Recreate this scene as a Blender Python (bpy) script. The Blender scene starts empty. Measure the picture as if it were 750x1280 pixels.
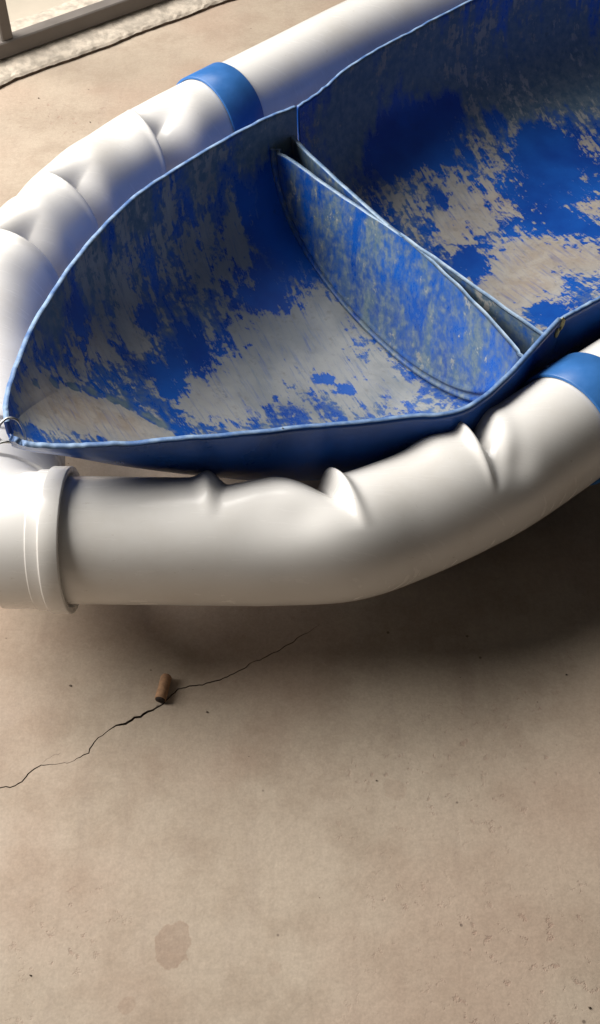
import bpy, math, random
import numpy as np
from mathutils import Vector
from mathutils.geometry import delaunay_2d_cdt

random.seed(7); rng = np.random.default_rng(7)
S = bpy.context.scene
C = S.collection

# ------------------------------------------------------------------ camera
cam_d = bpy.data.cameras.new('camera'); cam = bpy.data.objects.new('camera', cam_d); C.objects.link(cam)
cam.location = (0, 0, 0.90)
cam.rotation_euler = (math.radians(90 - 49), 0, 0)
cam_d.sensor_fit = 'VERTICAL'; cam_d.angle_y = math.radians(50)
cam_d.clip_start = 0.02; cam_d.clip_end = 200
S.camera = cam

# ------------------------------------------------------------------ light: a covered veranda, daylight coming in over the railing, plus an added fill lamp
W = bpy.data.worlds.new('World'); S.world = W; W.use_nodes = True
bgn = W.node_tree.nodes['Background']
bgn.inputs['Color'].default_value = (1.0, 0.975, 0.94, 1); bgn.inputs['Strength'].default_value = 0.046

def area(name, loc, target, sx, sy, power, col):
    d = bpy.data.lights.new(name, 'AREA'); d.shape = 'ELLIPSE'; d.size = sx; d.size_y = sy; d.energy = power; d.color = col
    o = bpy.data.objects.new(name, d); C.objects.link(o); o.location = loc
    o.rotation_euler = (Vector(target) - Vector(loc)).to_track_quat('-Z', 'Y').to_euler()
    return o
area('veranda_daylight', (-1.85, 1.40, 1.55), (0.0, 0.85, 0.1), 2.3, 1.7, 118, (1.0, 0.955, 0.89))
area('added_back_fill', (-0.95, 2.25, 2.0), (0.05, 1.0, 0.0), 2.0, 1.3, 40, (1.0, 0.97, 0.93))  # added soft fill lamp, high at the back, to lift the hull interior

S.view_settings.view_transform = 'Standard'; S.view_settings.look = 'None'
S.view_settings.exposure = 0.0; S.view_settings.gamma = 1.0; S.view_settings.use_curve_mapping = False

# ------------------------------------------------------------------ helpers
def mesh_obj(name, verts, faces, mats, parent=None, smooth=True, mat_ids=None):
    me = bpy.data.meshes.new(name)
    me.from_pydata([tuple(map(float, v)) for v in verts], [], [tuple(map(int, f)) for f in faces])
    for m in (mats if isinstance(mats, (list, tuple)) else [mats]): me.materials.append(m)
    if smooth: me.polygons.foreach_set('use_smooth', [True] * len(me.polygons))
    if mat_ids is not None: me.polygons.foreach_set('material_index', list(map(int, mat_ids)))
    me.update()
    o = bpy.data.objects.new(name, me); C.objects.link(o)
    if parent is not None:
        o.parent = parent
        p = parent; off = Vector((0, 0, 0))
        while p is not None:
            off += p.location; p = p.parent
        o.location = -off if parent.parent is None else (0, 0, 0)
    return o

def empty(name, loc):
    o = bpy.data.objects.new(name, None); C.objects.link(o); o.location = loc; o.empty_display_size = 0.05
    return o

def tag(o, label=None, cat=None, group=None, kind=None):
    if label: o['label'] = label
    if cat: o['category'] = cat
    if group: o['group'] = group
    if kind: o['kind'] = kind
    return o

def crom(P, n):
    """Catmull-Rom through P, n samples evenly spread over the index range."""
    P = np.asarray(P, float); k = len(P)
    Q = np.vstack([2 * P[0] - P[1], P, 2 * P[-1] - P[-2]])
    t = np.linspace(0, k - 1, n); i = np.minimum(t.astype(int), k - 2); f = (t - i)[:, None]
    a, b, c, d = Q[i], Q[i + 1], Q[i + 2], Q[i + 3]
    return 0.5 * (2 * b + (c - a) * f + (2 * a - 5 * b + 4 * c - d) * f ** 2 + (3 * b - a - 3 * c + d) * f ** 3)

def even(P, n):
    P = np.asarray(P, float); L = np.r_[0, np.cumsum(np.linalg.norm(np.diff(P, axis=0), axis=1))]
    t = np.linspace(0, L[-1], n)
    return np.stack([np.interp(t, L, P[:, j]) for j in range(3)], 1), t

def grid_faces(nu, nv, base=0, closed_v=False, flip=False):
    f = []
    for i in range(nu - 1):
        for j in range(nv if closed_v else nv - 1):
            a = base + i * nv + j; b = base + i * nv + (j + 1) % nv
            c = base + (i + 1) * nv + (j + 1) % nv; d = base + (i + 1) * nv + j
            f.append((a, d, c, b) if flip else (a, b, c, d))
    return f

def wob(n, scale, amp, seed):
    """smooth 1-d noise"""
    r = np.random.default_rng(seed); k = max(4, int(n / scale))
    return amp * crom(np.c_[r.normal(size=k), np.zeros(k), np.zeros(k)], n)[:, 0]

# ------------------------------------------------------------------ materials
def new_mat(name):
    m = bpy.data.materials.new(name); m.use_nodes = True
    nt = m.node_tree; b = nt.nodes['Principled BSDF']
    return m, nt, b
class N:
    def __init__(s, nt):
        s.nt = nt
        s.co = nt.nodes.new('ShaderNodeTexCoord').outputs['Object']
    def link(s, a, b): s.nt.links.new(a, b)
    def mapping(s, scale=(1, 1, 1), rot=(0, 0, 0), loc=(0, 0, 0)):
        n = s.nt.nodes.new('ShaderNodeMapping'); s.link(s.co, n.inputs['Vector'])
        n.inputs['Scale'].default_value = scale; n.inputs['Rotation'].default_value = rot; n.inputs['Location'].default_value = loc
        return n.outputs[0]
    def noise(s, scale, detail=4, rough=0.55, vec=None, dist=0.0):
        n = s.nt.nodes.new('ShaderNodeTexNoise'); s.link(vec if vec is not None else s.co, n.inputs['Vector'])
        n.inputs['Scale'].default_value = scale; n.inputs['Detail'].default_value = detail
        n.inputs['Roughness'].default_value = rough; n.inputs['Distortion'].default_value = dist
        return n.outputs['Fac']
    def voro(s, scale, vec=None, feature='F1'):
        n = s.nt.nodes.new('ShaderNodeTexVoronoi'); n.feature = feature; s.link(vec if vec is not None else s.co, n.inputs['Vector'])
        n.inputs['Scale'].default_value = scale
        return n.outputs['Distance']
    def math(s, op, a, b=None, c=None):
        n = s.nt.nodes.new('ShaderNodeMath'); n.operation = op
        for i, x in enumerate((a, b, c)):
            if x is None: continue
            if isinstance(x, (int, float)): n.inputs[i].default_value = x
            else: s.link(x, n.inputs[i])
        return n.outputs[0]
    def ramp(s, x, lo, hi, a=0.0, b=1.0, smooth=True):
        n = s.nt.nodes.new('ShaderNodeMapRange'); n.interpolation_type = 'SMOOTHSTEP' if smooth else 'LINEAR'
        s.link(x, n.inputs['Value'])
        n.inputs['From Min'].default_value = lo; n.inputs['From Max'].default_value = hi
        n.inputs['To Min'].default_value = a; n.inputs['To Max'].default_value = b
        return n.outputs['Result']
    def mix(s, f, a, b, mode='MIX'):
        n = s.nt.nodes.new('ShaderNodeMix'); n.data_type = 'RGBA'; n.blend_type = mode
        for sock, x in ((n.inputs['Factor'], f), (n.inputs[6], a), (n.inputs[7], b)):
            if isinstance(x, (int, float)): sock.default_value = x
            elif isinstance(x, tuple): sock.default_value = (*x, 1)
            else: s.link(x, sock)
        return n.outputs[2]
    def bump(s, h, strength, dist, normal=None):
        n = s.nt.nodes.new('ShaderNodeBump'); n.inputs['Strength'].default_value = strength; n.inputs['Distance'].default_value = dist
        s.link(h, n.inputs['Height'])
        if normal is not None: s.link(normal, n.inputs['Normal'])
        return n.outputs['Normal']
    def attr(s, name):
        n = s.nt.nodes.new('ShaderNodeAttribute'); n.attribute_name = name
        q = s.nt.nodes.new('ShaderNodeSeparateColor'); s.link(n.outputs['Color'], q.inputs[0])
        return q.outputs[0], q.outputs[1], q.outputs[2]

def mat_floor():
    m, nt, b = new_mat('worn_cement'); n = N(nt)
    big = n.noise(2.6, 5, 0.6); mid = n.noise(14, 6, 0.62); fine = n.noise(160, 4, 0.6)
    streak = n.noise(9, 4, 0.6, n.mapping((6, 0.55, 1), (0, 0, 0.05)))
    col = n.mix(n.ramp(big, 0.3, 0.72), (0.385, 0.312, 0.240), (0.460, 0.382, 0.300))
    col = n.mix(n.ramp(mid, 0.40, 0.70, 0, 0.65), col, (0.315, 0.245, 0.185))
    col = n.mix(n.ramp(streak, 0.50, 0.76, 0, 0.28), col, (0.30, 0.235, 0.19))
    red = n.noise(4.5, 3, 0.5, n.mapping((1, 1, 1), (0, 0, 0), (3.1, 1.7, 0)))
    col = n.mix(n.ramp(red, 0.44, 0.66, 0, 0.45), col, (0.385, 0.272, 0.205))
    # pitted, flaked patches
    area_ = n.noise(3.2, 3, 0.5, n.mapping((1, 1, 1), (0, 0, 0), (5.3, 2.2, 0)))
    pit = n.noise(75, 5, 0.7)
    pm = n.math('MULTIPLY', n.ramp(area_, 0.50, 0.62), n.ramp(pit, 0.58, 0.66))
    col = n.mix(n.math('MULTIPLY', pm, 0.50), col, (0.30, 0.19, 0.145))
    # specks of dirt
    vs = n.voro(38); sm = n.ramp(vs, 0.035, 0.075, 1, 0)
    gate = n.ramp(n.noise(21, 2, 0.5), 0.50, 0.60)
    speck = n.math('MULTIPLY', sm, gate)
    col = n.mix(n.math('MULTIPLY', speck, 0.75), col, (0.09, 0.065, 0.05))
    # old dried spills
    for (sx, sy, sr, amt) in ((-0.1036, 0.3191, 0.0165, 0.62), (-0.135, 0.271, 0.007, 0.40), (0.085, 0.455, 0.010, 0.25), (-0.02, 0.30, 0.006, 0.20)):
        d = nt.nodes.new('ShaderNodeVectorMath'); d.operation = 'DISTANCE'; n.link(n.co, d.inputs[0]); d.inputs[1].default_value = (sx, sy, 0)
        e = n.math('ADD', d.outputs['Value'], n.math('MULTIPLY', n.math('SUBTRACT', n.noise(55, 3, 0.55), 0.5), sr * 1.5))
        k = n.math('MULTIPLY', n.ramp(e, sr - 0.0011, sr + 0.0007, amt, 0), n.ramp(pit, 0.3, 0.6, 0.75, 1))
        col = n.mix(k, col, (0.285, 0.195, 0.140))
    # a worn, scratched arc
    grain = n.math('MULTIPLY', n.ramp(fine, 0.3, 0.7, 0.95, 1.05), n.ramp(n.noise(420, 3, 0.6), 0.3, 0.7, 0.94, 1.06))
    g = nt.nodes.new('ShaderNodeCombineColor')
    for i in range(3): n.link(grain, g.inputs[i])
    col = n.mix(1.0, col, g.outputs[0], 'MULTIPLY')
    n.link(col, b.inputs['Base Color'])
    n.link(n.ramp(mid, 0.3, 0.7, 0.62, 0.85), b.inputs['Roughness'])
    h = n.math('ADD', n.math('MULTIPLY', fine, 0.25), n.math('MULTIPLY', mid, 0.9))
    h = n.math('SUBTRACT', h, n.math('MULTIPLY', pm, 0.5))
    n.link(n.bump(h, 0.35, 0.003), b.inputs['Normal'])
    return m

def mat_plain(name, col, rough=0.6, metallic=0.0, var=0.12, scale=30, bump=0.1, bscale=120, bdist=0.001, dark=None, spec=0.5):
    m, nt, b = new_mat(name); n = N(nt)
    dk = dark or tuple(c * (1 - 2 * var) for c in col)
    nz = n.noise(scale, 5, 0.6)
    n.link(n.mix(n.ramp(nz, 0.3, 0.7), dk, col), b.inputs['Base Color'])
    n.link(n.ramp(n.noise(scale * 2, 3), 0.3, 0.7, max(0.03, rough - 0.08), min(1, rough + 0.08)), b.inputs['Roughness'])
    b.inputs['Metallic'].default_value = metallic; b.inputs['Specular IOR Level'].default_value = spec
    if bump: n.link(n.bump(n.noise(bscale, 4, 0.6), bump, bdist), b.inputs['Normal'])
    return m

def mat_pvc():
    m, nt, b = new_mat('white_pvc'); n = N(nt)
    dirt = n.noise(9, 5, 0.65); spots = n.noise(110, 3, 0.6); scr = n.noise(30, 4, 0.6, n.mapping((1, 9, 1), (0, 0, 0.6)))
    col = n.mix(n.ramp(dirt, 0.42, 0.75, 0, 0.50), (0.80, 0.785, 0.76), (0.66, 0.62, 0.56))
    col = n.mix(n.math('MULTIPLY', n.ramp(spots, 0.70, 0.78, 0, 0.5), n.ramp(dirt, 0.4, 0.6)), col, (0.40, 0.34, 0.28))
    hair = n.noise(55, 6, 0.75, n.mapping((1.2, 7, 2), (0.3, 0.1, 0.5)), 0.4)
    col = n.mix(n.math('MULTIPLY', n.ramp(hair, 0.645, 0.69, 0, 0.55), n.ramp(dirt, 0.35, 0.6)), col, (0.42, 0.36, 0.30))
    n.link(col, b.inputs['Base Color'])
    n.link(n.ramp(scr, 0.3, 0.75, 0.17, 0.30), b.inputs['Roughness'])
    b.inputs['Specular IOR Level'].default_value = 0.5
    n.link(n.bump(n.noise(18, 3, 0.5), 0.06, 0.003), b.inputs['Normal'])
    return m

def mat_drum(name='weathered_blue_drum', hullco=True, rot=0.6):
    """Blue drum plastic; attribute 'wear': R = peeled/caked residue, G = chalky film, B = tan instead of grey."""
    m, nt, b = new_mat(name); n = N(nt)
    peel, film, tan = n.attr('wear')
    st = n.mapping((1, 1, 1.0))
    if hullco:
        ha = nt.nodes.new('ShaderNodeAttribute'); ha.attribute_name = 'hullco'
        def hmap(sx, sy, rz):
            q = nt.nodes.new('ShaderNodeMapping'); n.link(ha.outputs['Vector'], q.inputs['Vector'])
            q.inputs['Scale'].default_value = (sx, sy, 1); q.inputs['Rotation'].default_value = (0, 0, rz); return q.outputs[0]
        v_streak = hmap(2.6, 0.75, 0.35); v_scr = hmap(3.0, 0.30, 0.45)
    else:
        v_streak = n.mapping((3.2, 0.9, 0.6), (0.3, 0.2, rot)); v_scr = n.mapping((2.6, 0.35, 0.3), (0.2, 0.3, rot + 0.25))
    flake = n.noise(34, 8, 0.70, st, 0.5); fine = n.noise(95, 5, 0.65); broad = n.noise(8, 5, 0.6)
    streak = n.noise(16, 7, 0.68, v_streak, 0.3)
    deep = n.mix(n.ramp(broad, 0.3, 0.7), (0.005, 0.050, 0.300), (0.010, 0.105, 0.47))
    # chalky film dulls the blue
    fm = n.ramp(n.math('ADD', n.math('ADD', n.math('MULTIPLY', streak, 1.0), n.math('MULTIPLY', fine, 0.45)), n.math('SUBTRACT', film, 0.895)), 0.20, 0.52)
    filmcol = n.mix(n.ramp(fine, 0.3, 0.7), (0.075, 0.140, 0.205), (0.170, 0.225, 0.262))
    col = n.mix(fm, deep, filmcol)
    # caked residue in sharp-edged flakes
    x = n.math('ADD', n.math('ADD', n.math('MULTIPLY', flake, 0.95), n.math('MULTIPLY', fine, 0.68)), n.math('SUBTRACT', n.math('MULTIPLY', peel, 0.95), 0.985))
    x = n.math('ADD', x, n.math('MULTIPLY', n.math('SUBTRACT', streak, 0.5), 0.85))
    scr = n.noise(60, 6, 0.72, v_scr, 0.2)
    x = n.math('ADD', x, n.math('MULTIPLY', n.math('SUBTRACT', scr, 0.5), 0.55))
    pm = n.math('MULTIPLY', n.ramp(x, 0.235, 0.345), n.ramp(scr, 0.30, 0.52, 0.50, 1.0))
    grey = n.mix(n.ramp(broad, 0.35, 0.65), (0.215, 0.240, 0.258), (0.350, 0.365, 0.365))
    tanc = n.mix(n.ramp(flake, 0.35, 0.65), (0.37, 0.300, 0.232), (0.47, 0.42, 0.355))
    res = n.mix(tan, grey, tanc)
    res = n.mix(n.ramp(fine, 0.55, 0.75, 0, 0.45), res, (0.15, 0.14, 0.13))
    col = n.mix(pm, col, res)
    # dark grime
    gr = n.noise(48, 5, 0.7)
    col = n.mix(n.ramp(gr, 0.62, 0.76, 0, 0.40), col, (0.035, 0.045, 0.060))
    n.link(col, b.inputs['Base Color'])
    r = n.math('ADD', n.ramp(fm, 0, 1, 0.27, 0.5), n.math('MULTIPLY', pm, 0.33))
    n.link(r, b.inputs['Roughness'])
    h = n.math('ADD', n.math('MULTIPLY', pm, 0.55), n.math('MULTIPLY', fine, 0.3))
    n.link(n.bump(h, 0.35, 0.0015), b.inputs['Normal'])
    return m

M_floor = mat_floor()
M_pvc = mat_pvc()
M_drum = mat_drum()
M_outer = mat_plain('blue_drum_outside', (0.010, 0.080, 0.37), 0.34, 0, 0.18, 14, 0.12, 60, 0.001)
M_edge = mat_plain('scuffed_cut_edge', (0.25, 0.37, 0.55), 0.6, 0, 0.3, 45, 0.4, 160, 0.001, dark=(0.05, 0.13, 0.34))
M_lip = mat_plain('pale_cut_lip', (0.36, 0.47, 0.60), 0.65, 0, 0.3, 55, 0.5, 160, 0.001, dark=(0.12, 0.22, 0.38))
M_band = mat_plain('blue_strap_plastic', (0.040, 0.175, 0.50), 0.36, 0, 0.10, 25, 0.15, 90, 0.0012)
M_bulk = mat_drum('grimy_blue_end_wall', False, 0.2)
M_wire = mat_plain('galvanised_wire', (0.45, 0.46, 0.46), 0.35, 0.9, 0.1, 60, 0.1)
M_rail = mat_plain('painted_railing_metal', (0.170, 0.150, 0.135), 0.55, 0, 0.10, 18, 0.2, 90)
M_kerb = mat_plain('rough_mortar', (0.60, 0.525, 0.435), 0.9, 0, 0.20, 60, 0.35, 150, 0.002)
M_crack = mat_plain('dark_crack_dirt', (0.13, 0.09, 0.065), 1.0, 0, 0.3, 90, 0.5)
M_yard = mat_plain('pale_yard', (0.62, 0.55, 0.45), 0.9, 0, 0.08, 3, 0.3, 30, 0.004)
M_paper = mat_plain('tan_filter_paper', (0.47, 0.27, 0.15), 0.8, 0, 0.18, 300, 0.3, 600)
M_ash = mat_plain('charred_end', (0.05, 0.035, 0.03), 0.95, 0, 0.3, 500, 0.4, 800)
M_grit = mat_plain('grit', (0.16, 0.12, 0.09), 0.95, 0, 0.3, 200, 0.3)
M_seam = mat_plain('yellowed_glue', (0.42, 0.36, 0.16), 0.6, 0, 0.2, 200, 0.4)

# ------------------------------------------------------------------ floor with an open crack
CRACK = [(-0.36, 0.430), (-0.310, 0.4475), (-0.2674, 0.4564), (-0.2548, 0.458), (-0.2365, 0.4776), (-0.2267, 0.480), (-0.2068, 0.4824), (-0.1935, 0.4921), (-0.1877, 0.5044),
         (-0.1709, 0.5194), (-0.1656, 0.5186), (-0.1496, 0.5296), (-0.1318, 0.5408), (-0.1215, 0.553), (-0.1144, 0.5601), (-0.0955, 0.5636),
         (-0.0691, 0.5717), (-0.0504, 0.5853), (-0.0273, 0.5982), (-0.0039, 0.6151), (0.020, 0.634)]
BRANCH = [(-0.2365, 0.4776), (-0.2257, 0.4881), (-0.2182, 0.4913)]
KERB = [(-1.30, 1.05), (-1.0, 1.29), (-0.75, 1.49), (-0.58, 1.63), (-0.4895, 1.6956), (-0.4688, 1.7222), (-0.4031, 1.7759), (-0.3539, 1.8122), (-0.2983, 1.8669), (-0.2334, 1.9237), (-0.1659, 1.9829), (-0.1092, 2.0237), (0.05, 2.155), (0.25, 2.315), (0.6, 2.60), (1.1, 3.0), (1.6, 3.42)]

def ribbon(line, wmin, wmax, seed, step=0.004):
    P, t = even(np.c_[np.array(line), np.zeros(len(line))], max(8, int(np.sum(np.linalg.norm(np.diff(np.array(line), axis=0), axis=1)) / step)))
    n = len(P); r = np.random.default_rng(seed)
    P[1:-1, :2] += r.normal(size=(n - 2, 2)) * 0.0007
    T = np.gradient(P, axis=0); T /= np.linalg.norm(T, axis=1)[:, None]; Nn = np.c_[-T[:, 1], T[:, 0]]
    w = np.clip(wmin + (wmax - wmin) * (0.5 + 0.5 * wob(n, 6, 1, seed)), wmin * 0.6, wmax * 1.3)
    taper = np.minimum(1, np.minimum(np.arange(n), np.arange(n)[::-1] * 0.3) / 6 + 0.12)
    w = (w * taper)[:, None] / 2
    return P[:, :2] - Nn * w, P[:, :2] + Nn * w

def build_floor():
    outer = [(-9, -4), (9, -4), (9, 9.6), (-9, -5.0 + 0)]
    # floor edge follows the kerb line, a little tucked below the kerb
    kerb_in = [(x - 0.02, y + 0.026) for x, y in KERB]
    outer = [(-9, -5.15), (9, -5.15), (9, 9.45)] + [p for p in reversed(kerb_in)]
    verts = [Vector(p) for p in outer]; loops = [list(range(len(outer)))]
    holes = []
    for line, a, b, sd in ((CRACK, 0.0008, 0.0019, 3), (BRANCH, 0.0006, 0.0013, 5)):
        l, r = ribbon(line if line is CRACK else [(-0.2340, 0.4812)] + BRANCH[1:], a, b, sd)
        poly = [tuple(p) for p in l] + [tuple(p) for p in r[::-1]]
        s = len(verts); verts += [Vector(p) for p in poly]; loops.append(list(range(s, s + len(poly)))); holes.append(poly)
    # interior points so the sheet can undulate slightly
    out = delaunay_2d_cdt(verts, [], loops, 0, 1e-7, True)
    vs, fs, of = out[0], out[2], out[5]
    V = [(v.x, v.y, 0.0) for v in vs]
    F = [f for f, o in zip(fs, of) if 0 in o and 1 not in o and 2 not in o]
    ids = [0] * len(F)
    for poly in holes:
        b0 = len(V); V += [(x, y, 0.0) for x, y in poly] + [(x, y, -0.006) for x, y in poly]; k = len(poly)
        for i in range(k):
            j = (i + 1) % k; F.append((b0 + j, b0 + i, b0 + k + i, b0 + k + j)); ids.append(1)
        h = k // 2
        for i in range(h - 1):
            F.append((b0 + k + i, b0 + k + i + 1, b0 + k + k - 2 - i, b0 + k + k - 1 - i)); ids.append(1)
    o = mesh_obj('floor', V, F, [M_floor, M_crack], smooth=False, mat_ids=ids)
    tag(o, kind='structure')
build_floor()

# ------------------------------------------------------------------ kerb, railing, yard beyond
def kerb():
    P, t = even(np.c_[np.array(KERB), np.zeros(len(KERB))], 420); n = len(P)
    T = np.gradient(crom(P[::14], n), axis=0); T /= np.linalg.norm(T, axis=1)[:, None]; Nn = np.c_[-T[:, 1], T[:, 0], np.zeros(n)]
    jag = wob(n, 5, 0.0022, 21) + np.random.default_rng(5).normal(size=n) * 0.0006
    # profile across: foot in the gap, ragged lip, rough top, back edge
    prof = [(0.0010, -0.010), (0.0012, 0.0045), (0.0050, 0.0075), (0.012, 0.0100), (0.028, 0.0130), (0.050, 0.0150), (0.075, 0.0150), (0.12, 0.015), (0.165, 0.015), (0.17, 0.008), (0.17, -0.28)]
    V = []
    for i in range(n):
        for k, (d, z) in enumerate(prof):
            e = jag[i] * max(0, 1 - k * 0.22); q = P[i] + Nn[i] * (d + e)
            dz = 0 if k in (0, 9, 10) else rng.normal() * 0.0004
            V.append((q[0], q[1], z + dz))
    o = mesh_obj('kerb', V, grid_faces(n, len(prof), flip=True), [M_kerb, M_crack], smooth=False, mat_ids=([1] + [0] * (len(prof) - 2)) * (n - 1))
    tag(o, kind='structure')
kerb()
tag(mesh_obj('yard_ground', [(-40, -30, -0.25), (40, -30, -0.25), (40, 60, -0.25), (-40, 60, -0.25)], [(0, 1, 2, 3)], M_yard, smooth=False), kind='structure')

def box_verts(p0, p1, w, h, z0, bev=0.002):
    """bar from p0 to p1 (xy), width w, from z0 to z0+h, with chamfered long edges"""
    p0 = np.array(p0, float); p1 = np.array(p1, float); T = (p1 - p0) / np.linalg.norm(p1 - p0); Nn = np.array([-T[1], T[0]])
    pr = []
    for a, c in (((-w / 2, bev), 0), ((-w / 2 + bev, 0), 0), ((w / 2 - bev, 0), 0), ((w / 2, bev), 0), ((w / 2, h - bev), 0), ((w / 2 - bev, h), 0), ((-w / 2 + bev, h), 0), ((-w / 2, h - bev), 0)): pr.append(a)
    V = []
    for p in (p0, p1):
        for d, z in pr: V.append((*(p + Nn * d), z0 + z))
    F = [(j, (j + 1) % 8, 8 + (j + 1) % 8, 8 + j) for j in range(8)] + [tuple(range(7, -1, -1)), tuple(range(8, 16))]
    return V, F
def vbar(c, T, w, d, z0, z1, bev=0.002):
    T = np.array(T, float); Nn = np.array([-T[1], T[0]]); c = np.array(c, float)
    q = [(-w / 2 + bev, -d / 2), (w / 2 - bev, -d / 2), (w / 2, -d / 2 + bev), (w / 2, d / 2 - bev), (w / 2 - bev, d / 2), (-w / 2 + bev, d / 2), (-w / 2, d / 2 - bev), (-w / 2, -d / 2 + bev)]
    V = [(*(c + T * a + Nn * b), z) for z in (z0, z1) for a, b in q]
    F = [(j, (j + 1) % 8, 8 + (j + 1) % 8, 8 + j) for j in range(8)] + [tuple(range(7, -1, -1)), tuple(range(8, 16))]
    return V, F

RD = np.array([0.7596, 0.6504]); R0 = np.array([-0.498, 1.7599]); RN = np.array([-RD[1], RD[0]])
rail = empty('railing', (*(R0 + RN * 0.0135), 0.0155))
tag(rail, 'brown-grey metal railing on the mortar kerb beyond the boat', 'railing')
a = R0 + RN * 0.0135 - RD * 0.9; b_ = R0 + RN * 0.0135 + RD * 2.4
v, f = box_verts(a, b_, 0.027, 0.026, 0.0162); mesh_obj('bottom_rail', v, f, M_rail, rail, smooth=False)
v, f = box_verts(a, b_, 0.024, 0.020, 0.93); mesh_obj('top_rail', v, f, M_rail, rail, smooth=False)
for k in range(-1, 4):
    p = R0 + RN * 0.0135 + RD * (0.0245 + k * 0.62)
    if np.dot(p - a, RD) < 0.02: continue
    v, f = vbar(p, RD, 0.021, 0.018, 0.0417, 0.9315); mesh_obj('post', v, f, M_rail, rail, smooth=False)

# ------------------------------------------------------------------ the boat
#HULL-BEGIN
BF = [(-0.2491, 0.6765, 0.240), (-0.2558, 0.7086, 0.238), (-0.2556, 0.7575, 0.234), (-0.2496, 0.8334, 0.228), (-0.2261, 0.9375, 0.220), (-0.1814, 1.0585, 0.211), (-0.1086, 1.1722, 0.202), (-0.0492, 1.2479, 0.195), (-0.004, 1.2935, 0.190)]
BN = [(-0.2451, 0.661, 0.240), (-0.2254, 0.6544, 0.238), (-0.1904, 0.6564, 0.234), (-0.1444, 0.6652, 0.228), (-0.0735, 0.682, 0.220), (0.0036, 0.7031, 0.211), (0.0913, 0.7248, 0.202), (0.1644, 0.7525, 0.195), (0.2607, 0.8768, 0.190)]
BZ = [0.229, 0.221, 0.201, 0.164, 0.112, 0.062, 0.028, 0.012, 0.006]     # keel height
MF = [(-0.001, 1.2955, 0.190), (0.0308, 1.3339, 0.193), (0.0737, 1.3935, 0.197), (0.1462, 1.4641, 0.203), (0.2364, 1.5336, 0.215), (0.40, 1.655, 0.225), (0.58, 1.79, 0.23), (0.76, 1.925, 0.23)]
MN = [(0.2625, 0.8785, 0.190), (0.2857, 0.8935, 0.192), (0.3250, 0.9190, 0.196), (0.41, 0.978, 0.203), (0.52, 1.055, 0.215), (0.70, 1.187, 0.225), (0.88, 1.322, 0.23), (1.06, 1.457, 0.23)]
def section(Pf, Pn, zf, zn, zk, nv, chine):
    """one cross-section from far gunwale to near gunwale; chine 0 = round, 1 = flat bottomed with a fold"""
    ph = np.linspace(0, np.pi, nv); c = np.cos(ph); s = np.sin(ph)
    mid = (Pf + Pn) / 2; hv = (Pf - Pn) / 2
    rx = np.sign(c) * np.abs(c) ** 0.90 * (1 + 0.05 * np.sin(2 * ph) ** 2); rz = s ** 0.86
    # flat-bottomed version
    q = ph / np.pi
    tx = np.interp(q, [0, 0.34, 0.66, 1], [1, 0.62, -0.62, -1]); tz = np.interp(q, [0, 0.34, 0.66, 1], [0, 0.93, 1.0, 0])
    x = rx * (1 - chine) + tx * chine; z = rz * (1 - chine) + tz * chine
    zt = zf + (zn - zf) * (1 - x) / 2
    return np.c_[mid + hv * x[:, None], zt - (zt - zk) * z]
def bow_surface(nu=200, nv=161):
    f = crom(BF, nu); n = crom(BN, nu); zk = crom(np.c_[BZ, BZ, BZ], nu)[:, 0]
    u = np.linspace(0, 1, nu); ch = np.clip(1 - u / 0.55, 0, 1) ** 0.8
    return np.stack([section(f[i, :2], n[i, :2], f[i, 2], n[i, 2], zk[i], nv, ch[i]) for i in range(nu)])
def main_surface(nu=190, nv=161):
    f = crom(MF, nu); n = crom(MN, nu)
    return np.stack([section(f[i, :2], n[i, :2], f[i, 2], n[i, 2], 0.006, nv, 0.0) for i in range(nu)])
#HULL-END

BOAT = empty('homemade_boat', (0.20, 1.05, 0.0))
tag(BOAT, 'homemade boat of cut blue drums ringed by buckled white plastic pipe', 'boat')

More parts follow.
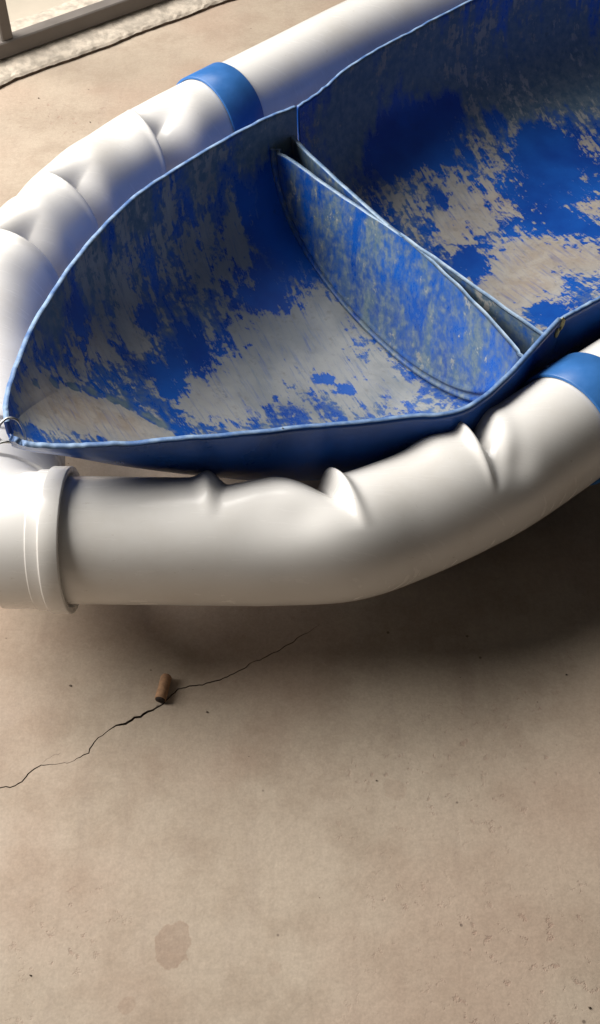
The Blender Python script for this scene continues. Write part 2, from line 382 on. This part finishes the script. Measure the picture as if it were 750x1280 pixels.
def sheet(name, G, thick, mats, parent, seed, cap_start=False, cap_end=False, lip=0.0006):
    """a skin with thickness: inner surface G, outer surface offset, rims all round"""
    nu, nv, _ = G.shape
    G = G.copy()
    # frayed saw-cut gunwales
    for j, sd in ((0, 1), (nv - 1, 2)):
        d = wob(nu, 3, lip * 0.6, seed + sd) + wob(nu, 9, lip, seed + sd + 3) * np.abs(wob(nu, 17, 1, seed + sd + 5)) + wob(nu, 24, lip * 1.2, seed + sd + 9)
        for k in range(10):
            w = (1 - k / 10) ** 2; jj = j + k if j == 0 else j - k
            G[:, jj, 2] += d * w
    # dents
    Pu = np.gradient(G, axis=0); Pv = np.gradient(G, axis=1); Nn = np.cross(Pu, Pv); Nn /= np.linalg.norm(Nn, axis=2)[..., None] + 1e-9
    r = np.random.default_rng(seed); dent = np.zeros((nu, nv))
    uu, vv = np.meshgrid(np.linspace(0, 1, nu), np.linspace(0, 1, nv), indexing='ij')
    for _ in range(14):
        a, b, w = r.random(), r.random(), r.uniform(0.04, 0.12)
        dent += r.uniform(-0.003, 0.003) * np.exp(-((uu - a) ** 2 + (vv - b) ** 2) / w ** 2)
    dent *= np.sin(np.pi * vv)
    G = G + Nn * dent[..., None]
    sgn = 1.0
    O = G + Nn * thick * sgn
    if O[nu // 2, nv // 2, 2] > G[nu // 2, nv // 2, 2]: O = G - Nn * thick
    V = np.vstack([G.reshape(-1, 3), O.reshape(-1, 3)]); B = nu * nv
    F = grid_faces(nu, nv); ids = [0] * len(F)
    g = grid_faces(nu, nv, B, flip=True); F += g; ids += [1] * len(g)
    for i in range(nu - 1):
        a, d = i * nv, (i + 1) * nv
        F.append((a, d, B + d, B + a)); F.append((d + nv - 1, a + nv - 1, B + a + nv - 1, B + d + nv - 1)); ids += [2, 2]
    for j in range(nv - 1):
        F.append((j + 1, j, B + j, B + j + 1)); e = (nu - 1) * nv
        F.append((e + j, e + j + 1, B + e + j + 1, B + e + j)); ids += [1, 1]
    o = mesh_obj(name, V, F, mats, parent, mat_ids=ids)
    return o, V

def hull_co(G):
    du = np.linalg.norm(np.diff(G, axis=0), axis=2).mean(1); dv = np.linalg.norm(np.diff(G, axis=1), axis=2)
    U = np.repeat(np.r_[0, np.cumsum(du)][:, None], G.shape[1], 1); Vv = np.c_[np.zeros(len(G)), np.cumsum(dv, 1)]
    return np.tile(np.stack([U, Vv], 2).reshape(-1, 2), (2, 1))

def add_wear(o, V, base, blobs, hc=None):
    """wear attribute from blobs (x, y, z, radius, dR, dG, dB) in metres"""
    V = np.asarray(V); A = np.tile(np.array(base, float), (len(V), 1))
    for x, y, z, r, dr, dg, db in blobs:
        w = np.exp(-(((V - np.array([x, y, z])) ** 2).sum(1)) / (r * r))
        A += w[:, None] * np.array([dr, dg, db])
    A = np.clip(A, 0, 1)
    if hc is not None:
        a2 = o.data.color_attributes.new('hullco', 'FLOAT_COLOR', 'POINT')
        a2.data.foreach_set('color', np.c_[hc, np.zeros(len(hc)), np.ones(len(hc))].astype(np.float32).ravel())
    at = o.data.color_attributes.new('wear', 'FLOAT_COLOR', 'POINT')
    at.data.foreach_set('color', np.c_[A, np.ones(len(A))].astype(np.float32).ravel())

#WEAR
BOW_BLOBS = [(-0.246, 0.76, 0.206, 0.007, -0.6, 0.3, 0), (-0.236, 0.785, 0.185, 0.007, -0.6, 0.3, 0), (-0.222, 0.8, 0.165, 0.007, -0.6, 0.3, 0), (-0.208, 0.808, 0.152, 0.007, -0.6, 0.3, 0), (-0.19, 0.813, 0.137, 0.007, -0.6, 0.3, 0), (-0.177, 0.815, 0.128, 0.007, -0.6, 0.3, 0), (-0.157, 0.812, 0.116, 0.007, -0.6, 0.3, 0), (-0.142, 0.807, 0.109, 0.007, -0.6, 0.3, 0), (-0.066, 0.943, 0.045, 0.055, 0.32, 0, 0), (-0.023, 1.022, 0.028, 0.058, 0.34, 0, 0), (0.026, 1.08, 0.018, 0.05, 0.4, 0.1, 0), (-0.105, 0.885, 0.068, 0.044, 0.4, 0, 0.1), (0.092, 0.969, 0.012, 0.057, 0.3, 0.1, 0), (0.047, 0.99, 0.014, 0.038, 0.1, 0, 0), (-0.232, 0.748, 0.192, 0.034, 0.6, 0, 0.9), (-0.204, 0.771, 0.161, 0.035, 0.6, 0, 0.9), (-0.166, 0.784, 0.131, 0.032, 0.5, 0, 0.7), (-0.241, 0.72, 0.209, 0.018, 0.4, 0, 0.2), (-0.081, 1.156, 0.086, 0.025, 0.3, 0, 0.1), (-0.117, 1.125, 0.107, 0.029, 0.15, 0.1, 0), (-0.071, 1.123, 0.064, 0.03, 0.2, 0, 0), (-0.143, 1.08, 0.108, 0.048, 0.16, 0.1, 0), (-0.187, 0.979, 0.123, 0.036, 0.2, 0.1, 0.2), (-0.212, 0.891, 0.145, 0.025, 0.25, 0, 0.4), (-0.227, 0.855, 0.166, 0.02, 0.2, 0, 0.5), (-0.171, 0.934, 0.102, 0.027, 0.2, 0.1, 0.2), (-0.209, 0.971, 0.164, 0.035, 0.1, 0.2, 0), (-0.04, 1.24, 0.111, 0.046, -0.3, -0.25, 0), (-0.012, 1.205, 0.057, 0.042, -0.4, -0.3, 0), (-0.144, 0.9, 0.086, 0.035, -0.35, -0.3, 0), (-0.121, 0.974, 0.067, 0.037, -0.35, -0.3, 0), (-0.041, 1.106, 0.043, 0.04, -0.3, -0.3, 0), (-0.174, 0.98, 0.108, 0.016, -0.3, -0.3, 0), (-0.23, 0.89, 0.18, 0.021, -0.2, -0.2, 0), (-0.244, 0.855, 0.213, 0.02, 0, 0.4, 0), (-0.219, 0.958, 0.203, 0.024, 0, 0.4, 0), (-0.18, 1.061, 0.194, 0.027, 0, 0.4, 0), (-0.115, 1.163, 0.188, 0.03, 0, 0.4, 0), (-0.051, 1.245, 0.175, 0.035, -0.1, 0.4, 0), (-0.005, 1.291, 0.161, 0.031, -0.2, 0.4, 0), (0.054, 0.963, 0.015, 0.013, -0.5, -0.4, 0), (0.031, 0.978, 0.017, 0.013, -0.5, -0.4, 0)]
MAIN_BLOBS = [(0.159, 1.423, 0.075, 0.054, -0.5, -0.5, 0), (0.116, 1.376, 0.068, 0.033, -0.5, -0.45, 0), (0.212, 1.478, 0.09, 0.029, -0.45, -0.4, 0), (0.054, 1.351, 0.115, 0.054, -0.15, 0.4, 0), (0.075, 1.391, 0.15, 0.054, -0.1, 0.4, 0), (0.168, 1.478, 0.153, 0.067, -0.1, 0.4, 0), (0.266, 1.532, 0.11, 0.07, 0.0, 0.3, -0.2), (0.372, 1.608, 0.109, 0.084, -0.08, 0.35, -0.3), (0.454, 1.615, 0.063, 0.074, -0.08, 0.3, -0.3), (0.217, 1.495, 0.107, 0.046, 0.15, 0.1, -0.1), (0.331, 1.524, 0.061, 0.048, 0.12, 0.2, -0.2), (0.141, 1.344, 0.042, 0.05, 0.18, 0.2, -0.2), (0.21, 1.363, 0.03, 0.045, 0.2, 0.1, -0.1), (0.218, 1.289, 0.013, 0.033, 0.3, 0, 0.2), (0.289, 1.434, 0.035, 0.041, 0.12, 0.1, 0), (0.255, 1.345, 0.018, 0.034, 0.2, 0, 0.2), (0.349, 1.479, 0.035, 0.041, -0.25, -0.3, 0), (0.39, 1.458, 0.022, 0.047, -0.2, -0.35, 0), (0.282, 1.493, 0.063, 0.021, -0.3, -0.3, 0), (0.191, 1.34, 0.028, 0.016, -0.4, -0.3, 0), (0.3, 1.352, 0.014, 0.034, 0.05, -0.2, 0.3), (0.369, 1.389, 0.012, 0.063, -0.12, -0.4, 0.3), (0.361, 1.3, 0.006, 0.045, -0.15, -0.4, 0.2), (0.298, 1.226, 0.006, 0.041, 0.42, 0, 0.3), (0.346, 1.244, 0.006, 0.038, 0.35, 0, 0.3), (0.387, 1.222, 0.009, 0.032, 0.3, 0, 0.3), (0.267, 1.155, 0.008, 0.036, 0.45, 0, 0.3), (0.309, 1.172, 0.009, 0.032, 0.35, 0, 0.3), (0.415, 1.356, 0.007, 0.028, 0.25, 0, 0.3), (0.423, 1.482, 0.022, 0.03, 0.2, 0, 0.2), (0.23, 1.225, 0.007, 0.019, -0.4, -0.4, 0), (0.317, 1.096, 0.02, 0.02, -0.2, -0.3, 0)]
#WEAREND

G = bow_surface(); bow_G = G
bow, V = sheet('bow_section', G, 0.005, [M_drum, M_outer, M_edge], BOAT, 40)
add_wear(bow, V, (0.40, 0.50, 0.05), BOW_BLOBS, hull_co(bow_G))
G = main_surface(); main_G = G
hull, V = sheet('drum_section', G - np.array([0, 0, 0.0]), 0.004, [M_drum, M_outer, M_edge], BOAT, 60)
add_wear(hull, V, (0.395, 0.44, 0.4), MAIN_BLOBS, hull_co(main_G))

# end walls (the two drum ends standing back to back)
AX = np.array([0.8137, 0.5813, 0.0]); AX /= np.linalg.norm(AX)
def end_wall(name, K, ztop, parent, shift, lip_seed, bow_mid, ring, base, far_lead=0.0):
    """half-disc closing the section K (far gunwale to near gunwale) up to height ztop"""
    K = K[K[:, 2] < ztop + 0.004]; K, _ = even(K, 150); K[0, 2] = K[-1, 2] = ztop
    na = len(K); Mid = (K[0] + K[-1]) / 2; h = np.linalg.norm(K[0] - K[-1]) / 2; dirv = (K[-1] - K[0]) / (2 * h)
    K = Mid + (K - Mid) * (1 + 0.0015 / h)
    nr = 52; rr = np.linspace(0, 1, nr) ** 0.8
    lipz = wob(200, 34, 0.0016, lip_seed) + wob(200, 9, 0.0005, lip_seed + 1); lipd = wob(200, 40, 0.0025, lip_seed + 2)
    V = []
    for k in range(2):
        for r in rr:
            for j in range(na):
                P = Mid + (K[j] - Mid) * r
                t = float(np.dot(P - Mid, dirv) / h); dz = ztop - P[2]
                off = shift - far_lead * (1 - t) / 2
                if ring: off += -0.006 * math.exp(-((r - 0.962) / 0.012) ** 2) - 0.003 * math.exp(-((r - 0.91) / 0.016) ** 2) + 0.004 * math.exp(-((r - 0.935) / 0.008) ** 2) + 0.016 * max(0.0, 1 - (r / 0.88) ** 2)
                edge = max(0.0, 1 - dz / 0.05)
                x01 = (t + 1) / 2 * 199; win = max(0.0, 1 - abs(t)) ** 0.3
                off += bow_mid * max(0, 1 - t * t) * edge + edge * np.interp(x01, np.arange(200), lipd) * win
                P = P + AX * (off + k * 0.0050)
                if dz < 0.02: P[2] += np.interp(x01, np.arange(200), lipz) * (1 - dz / 0.02) * win
                V.append(P)
    n1 = nr * na
    F = grid_faces(nr, na); ids = [0] * len(F)
    g = grid_faces(nr, na, n1, flip=True); F += g; ids += [0] * len(g)
    for i in range(nr - 1):
        for j in (0, na - 1):
            a, d = i * na + j, (i + 1) * na + j
            F.append((a, d, n1 + d, n1 + a)); ids.append(1)
    o = mesh_obj(name, V, F, [M_bulk, M_lip], parent, mat_ids=ids)
    add_wear(o, V, base, [])
    return o
end_wall('end_wall', bow_G[193], 0.153, bow, 0.0, 3, 0.006, True, (0.26, 0.525, 0.10), 0.030)
end_wall('end_wall', main_G[2], 0.156, hull, 0.0, 8, -0.014, False, (0.30, 0.60, 0.2), 0.018)
end_wall('transom', main_G[-3], 0.21, hull, 0.0, 12, 0.0, True, (0.35, 0.4, 0.3))

# ---- pipes
def tube(path, nring, nseg, radius, feats=(), outer_sign=1, closed_ends=True, z_noise=0.0):
    P, s = even(crom(path, 600), nring)
    k = np.ones(9) / 9
    T = np.gradient(P, axis=0); T /= np.linalg.norm(T, axis=1)[:, None]
    up = np.array([0, 0, 1.0]); side = np.cross(T, up); side /= np.linalg.norm(side, axis=1)[:, None]; side *= outer_sign
    U = np.cross(side, T) * outer_sign; U *= np.sign(U[:, 2:3])
    th = np.linspace(-180, 180, nseg, endpoint=False)
    R = np.full((nring, nseg), radius, float) if np.isscalar(radius) else np.repeat(radius(s)[:, None], nseg, 1)
    ss, tt = np.meshgrid(s, th, indexing='ij')
    for ft in feats:
        if ft[0] == 'g':                                  # soft swelling or dent
            _, s0, t0, ws, wt, amp = ft
            dt = (tt - t0 + 180) % 360 - 180
            R += amp * np.exp(-((ss - s0) / ws) ** 2 - (np.abs(dt) / wt) ** 2)
        else:                                             # pinched fold opening from its apex towards the inside of the bend
            _, s0, apex, span, wl, wr, depth, lipl, lipr, skew = ft
            q = apex - tt; g = np.clip(q / span, 0, 1); g = g * g * (3 - 2 * g) * 0.6 + g * 0.4
            g *= np.clip((tt + 165) / 45, 0, 1)
            x = ss - s0 - skew * np.clip(q, 0, None) / 90.0
            k = 0.50 + 0.50 * g; w = np.where(x < 0, wl, wr) * k
            R -= depth * g * np.exp(-(np.abs(x) / w) ** 1.35)
            R += lipl * g * np.exp(-((x + 1.7 * wl * k) / (0.75 * wl * k + 0.002)) ** 2)
            R += lipr * g * np.exp(-((x - 1.7 * wr * k) / (0.75 * wr * k + 0.002)) ** 2)
    r_ = np.radians(th)
    V = P[:, None, :] + R[..., None] * (np.cos(r_)[None, :, None] * U[:, None, :] + np.sin(r_)[None, :, None] * side[:, None, :])
    V = V.reshape(-1, 3)
    F = grid_faces(nring, nseg, closed_v=True, flip=(outer_sign < 0))
    if closed_ends:
        F.append(tuple(range(nseg))); F.append(tuple(range((nring - 1) * nseg, nring * nseg))[::-1])
    return V, F

PR = 0.0585
NP = [(-0.2562, 0.6398, 0.125), (-0.2101, 0.6398, 0.125), (-0.1426, 0.6388, 0.125), (-0.0826, 0.6379, 0.125), (-0.0219, 0.6379, 0.125), (0.0403, 0.6426, 0.125), (0.0929, 0.6638, 0.125), (0.1556, 0.698, 0.126), (0.2053, 0.7315, 0.127), (0.305, 0.8133, 0.128), (0.45, 0.930, 0.130), (0.60, 1.045, 0.132), (0.78, 1.182, 0.134), (0.95, 1.31, 0.134), (1.12, 1.44, 0.134)]
FP = [(-0.3003, 0.7572, 0.125), (-0.3161, 0.826, 0.125), (-0.335, 0.9007, 0.125), (-0.3343, 0.9937, 0.125), (-0.3087, 1.0952, 0.125), (-0.2698, 1.1837, 0.125), (-0.2141, 1.2727, 0.125), (-0.1262, 1.3709, 0.126), (-0.0193, 1.485, 0.127), (0.100, 1.610, 0.128), (0.22, 1.715, 0.13), (0.37, 1.832, 0.132), (0.55, 1.968, 0.134), (0.70, 2.083, 0.134)]
# swellings ('g', arc length, angle from top, widths, height) and folds ('f', arc length, apex angle, span, widths, depth, lips, skew); angle + outboard, - inboard
NF = [('f', 0.186, 20, 60, 0.010, 0.024, 0.0065, 0.0075, 0.001, 0.004), ('g', 0.225, 20, 0.030, 30, -0.0030),
      ('f', 0.302, 34, 58, 0.024, 0.0058, 0.0165, 0.002, 0.0090, -0.022), ('g', 0.262, 14, 0.022, 20, -0.0040), ('g', 0.345, 30, 0.03, 40, -0.002),
      ('f', 0.428, 48, 72, 0.0055, 0.016, 0.0175, 0.0095, 0.004, 0.026), ('g', 0.408, -45, 0.020, 34, 0.0050), ('g', 0.455, 30, 0.016, 22, -0.0045), ('g', 0.372, 40, 0.04, 40, -0.0022)]
FF = [('f', 0.296, 22, 42, 0.0055, 0.022, 0.042, 0.008, 0.004, -0.016), ('g', 0.262, 26, 0.018, 22, -0.0080), ('g', 0.232, 0, 0.026, 36, 0.004),
      ('f', 0.414, 22, 42, 0.0055, 0.022, 0.044, 0.008, 0.004, -0.016), ('g', 0.378, 28, 0.016, 22, -0.0090), ('g', 0.348, 0, 0.024, 36, 0.004),
      ('f', 0.585, 42, 58, 0.0055, 0.036, 0.050, 0.007, 0.004, -0.022), ('g', 0.520, -5, 0.03, 36, -0.005), ('g', 0.47, 5, 0.025, 36, 0.003)]
V, F = tube(NP, 760, 144, PR, NF, 1); mesh_obj('float_pipe', V, F, M_pvc, BOAT)
V, F = tube(FP, 760, 144, PR, FF, -1); mesh_obj('float_pipe', V, F, M_pvc, BOAT)

# ---- corner elbow with its two sockets
def arc_path():
    a = np.array([-0.2250, 0.6398, 0.125]); c = np.array([-0.2833, 0.6398, 0.125]); e = np.array([-0.3003, 0.7572, 0.125])
    d = (e - c) / np.linalg.norm(e - c)
    e2 = c + d * 0.050; t = np.linspace(0, 1, 40)[:, None]
    return (1 - t) ** 2 * a + 2 * t * (1 - t) * c + t ** 2 * e2, d
AP, ED = arc_path()
def lathe_along(origin, axis, prof, name, mat, parent, nseg=128):
    ax = np.array(axis, float); ax /= np.linalg.norm(ax); up = np.array([0, 0, 1.0]); sd = np.cross(ax, up); sd /= np.linalg.norm(sd); up = np.cross(sd, ax)
    th = np.linspace(0, 2 * math.pi, nseg, endpoint=False); V = []
    for d, r in prof:
        for t in th: V.append(np.array(origin) + ax * d + r * (math.cos(t) * up + math.sin(t) * sd))
    return mesh_obj(name, V, grid_faces(len(prof), nseg, closed_v=True, flip=True), mat, parent)
V, F = tube(AP, 90, 128, 0.0606, (), 1, closed_ends=False)
elbow = mesh_obj('elbow_fitting', V, F, M_pvc, BOAT)
SOCK = [(-0.003, 0.0600), (-0.0003, 0.0612), (0.0, 0.0618), (0.0006, 0.0626), (0.0012, 0.0628), (0.0318, 0.0630), (0.0322, 0.0631), (0.0330, 0.0644), (0.0336, 0.0646), (0.0430, 0.0646), (0.0434, 0.0648), (0.0446, 0.0672), (0.0454, 0.0675), (0.0606, 0.0676), (0.0614, 0.0673), (0.0618, 0.0666), (0.0618, 0.0645), (0.0612, 0.0612), (0.030, 0.0600)]
lathe_along((-0.2690, 0.6398, 0.125), (1, 0, 0), SOCK, 'socket', M_pvc, elbow)
lathe_along(np.array([-0.2833, 0.6398, 0.125]) + ED * 0.050, ED, SOCK, 'socket', M_pvc, elbow)

# ---- blue straps, cut from drum plastic
def strap(center, axis, width, tail, seed):
    ax = np.array(axis, float); ax /= np.linalg.norm(ax); up = np.array([0, 0, 1.0]); sd = np.cross(ax, up)
    th = np.linspace(0, 2 * math.pi, 120, endpoint=False); V = []; r0 = PR + 0.0008; r1 = PR + 0.0040
    prof = [(-width / 2, r0), (-width / 2, r1 - 0.0006), (-width / 2 + 0.0008, r1), (width / 2 - 0.0008, r1), (width / 2, r1 - 0.0006), (width / 2, r0)]
    w1 = wob(120, 20, 0.0012, seed); w1 = w1 * np.sin(th / 2) ** 0.5
    for d, r in prof:
        for i, t in enumerate(th):
            V.append(np.array(center) + ax * (d + w1[i] * np.sign(d)) + r * (math.cos(t) * up + math.sin(t) * sd))
    o = mesh_obj('strap', V, grid_faces(len(prof), 120, closed_v=True, flip=True), M_band, BOAT)
    for d, t in tail:
        nrm = math.cos(t) * up + math.sin(t) * sd
        lathe_along(np.array(center) + ax * d + nrm * (r1 - 0.0005), nrm + ax * 1e-4, [(0, 0.0036), (0.0012, 0.0035), (0.0020, 0.0028), (0.0024, 0.0012), (0.0021, 0.0)], 'screw', M_wire, o, 20)
    return o
def at_pipe(path, x):
    P, s = even(crom(path, 600), 800); i = int(np.argmin(abs(P[:, 0] - x))); T = P[i + 1] - P[i - 1]
    return P[i], T / np.linalg.norm(T)
p, t_ = at_pipe(NP, 0.281); strap(p, t_, 0.050, [(0.008, -1.15)], 5)
p, t_ = at_pipe(FP, -0.112); strap(p, t_, 0.052, [], 6)

# ---- dabs of yellowed glue on the hull edge and at the joint
def dab(c, out, w, h, seed):
    r = np.random.default_rng(seed); out = np.array(out, float); out /= np.linalg.norm(out); sd = np.cross(out, [0, 0, 1.0]); V = []
    n, m = 18, 9
    for i in range(m):
        a = math.pi * i / (m - 1)
        for j in range(n):
            b = 2 * math.pi * j / n; k = 1 + 0.22 * r.normal()
            V.append(np.array(c) + sd * w * math.sin(a) * math.cos(b) * k + out * 0.0022 * math.sin(a) * math.sin(b) + np.array([0, 0, h * math.cos(a) * (1 + 0.1 * r.normal())]))
    mesh_obj('glue_dab', V, grid_faces(m, n, closed_v=True), M_seam, bow)
dab((-0.0155, 0.6960, 0.2040), (0.15, -1, 0.1), 0.0030, 0.0090, 3)
dab((0.2655, 0.8750, 0.184), (0.7, -0.72, 0), 0.0045, 0.0080, 4)
dab((0.2600, 0.8660, 0.180), (0.7, -0.72, 0), 0.0030, 0.0055, 5)

# ---- wire through the bow tip
def wire(pts, r, name, parent):
    P, s = even(crom(pts, 300), 160); T = np.gradient(P, axis=0); T /= np.linalg.norm(T, axis=1)[:, None]
    ref = np.array([0.3, 0.5, 0.81]); V = []; n = np.cross(T[0], ref); n /= np.linalg.norm(n)
    for i in range(len(P)):
        n = n - T[i] * np.dot(n, T[i]); n /= np.linalg.norm(n); b = np.cross(T[i], n)
        for k in range(10):
            a = 2 * math.pi * k / 10; V.append(P[i] + r * (math.cos(a) * n + math.sin(a) * b))
    F = grid_faces(len(P), 10, closed_v=True, flip=True) + [tuple(range(10)), tuple(range((len(P) - 1) * 10, len(P) * 10))[::-1]]
    return mesh_obj(name, V, F, M_wire, parent)
W0 = np.array([(-0.250, 0.722, 0.172), (-0.2495, 0.723, 0.186), (-0.254, 0.725, 0.203), (-0.264, 0.724, 0.2085), (-0.274, 0.718, 0.203), (-0.2775, 0.711, 0.192), (-0.272, 0.705, 0.1885), (-0.262, 0.702, 0.190), (-0.266, 0.700, 0.193), (-0.277, 0.697, 0.192), (-0.292, 0.690, 0.190)]); W0 = (W0 - W0[6]) * 0.72 + W0[6] + np.array([0.0190, -0.048, 0.047])
wire([tuple(q) for q in W0] + [(-0.292, 0.645, 0.228), (-0.312, 0.652, 0.213), (-0.332, 0.662, 0.190), (-0.346, 0.670, 0.155), (-0.345, 0.68, 0.12), (-0.33, 0.69, 0.095)], 0.0011, 'bow_wire', BOAT)

# ------------------------------------------------------------------ small things on the floor
def butt():
    a = np.array([-0.1313, 0.5440, 0.0055]); b = np.array([-0.1275, 0.5690, 0.0055]); ax = (b - a) / np.linalg.norm(b - a); L = np.linalg.norm(b - a)
    o = empty('cigarette_butt', (-0.1294, 0.556, 0.0)); tag(o, 'short tan cigarette butt lying at the edge of the floor crack', 'cigarette butt')
    lathe_along(a, ax, [(d_, q_ * 1.27) for d_, q_ in [(0.0006, 0.0), (0.0002, 0.0022), (0.0, 0.0040), (0.0006, 0.0043), (0.006, 0.0042), (0.0061, 0.00435), (0.012, 0.0041), (L - 0.004, 0.0042), (L - 0.001, 0.0043), (L, 0.0040)]], 'filter_wrap', M_paper, o, 32)
    lathe_along(a, ax, [(d_, q_ * 1.27) for d_, q_ in [(L - 0.0002, 0.00405), (L + 0.0008, 0.0036), (L + 0.0004, 0.002), (L + 0.0010, 0.0)]], 'filter_end', M_paper, o, 32)
    lathe_along(a, -ax, [(d_, q_ * 1.27) for d_, q_ in [(-0.0008, 0.00385), (0.0007, 0.0037), (0.0016, 0.0025), (0.0012, 0.0012), (0.0019, 0.0)]], 'charred_tip', M_ash, o, 32)
butt()

def grit():
    V = []; F = []; r = np.random.default_rng(11)
    for _ in range(150):
        x = r.uniform(-0.75, 0.75); y = r.uniform(0.2, 1.75); s_ = 0.0003 + 0.0009 * r.random() ** 3
        if 0.62 < y and x > -0.3 and y < 1.7 and False: continue
        q = r.normal(size=(6, 3)) * 0.25; base = np.array([(1, 0, 0), (-1, 0, 0), (0, 1, 0), (0, -1, 0), (0, 0, 1), (0, 0, -0.6)]) + q
        k = len(V); a = r.uniform(0, 6)
        for p_ in base:
            V.append((x + s_ * (p_[0] * math.cos(a) - p_[1] * math.sin(a)) * 1.4, y + s_ * (p_[0] * math.sin(a) + p_[1] * math.cos(a)), max(0.0001, s_ * 0.6 + s_ * p_[2])))
        for f_ in ((0, 2, 4), (2, 1, 4), (1, 3, 4), (3, 0, 4), (2, 0, 5), (1, 2, 5), (3, 1, 5), (0, 3, 5)): F.append(tuple(k + i for i in f_))
    tag(mesh_obj('floor_grit', V, F, M_grit, smooth=False), 'tiny dark grit scattered over the cement floor', 'grit', kind='stuff')
grit()
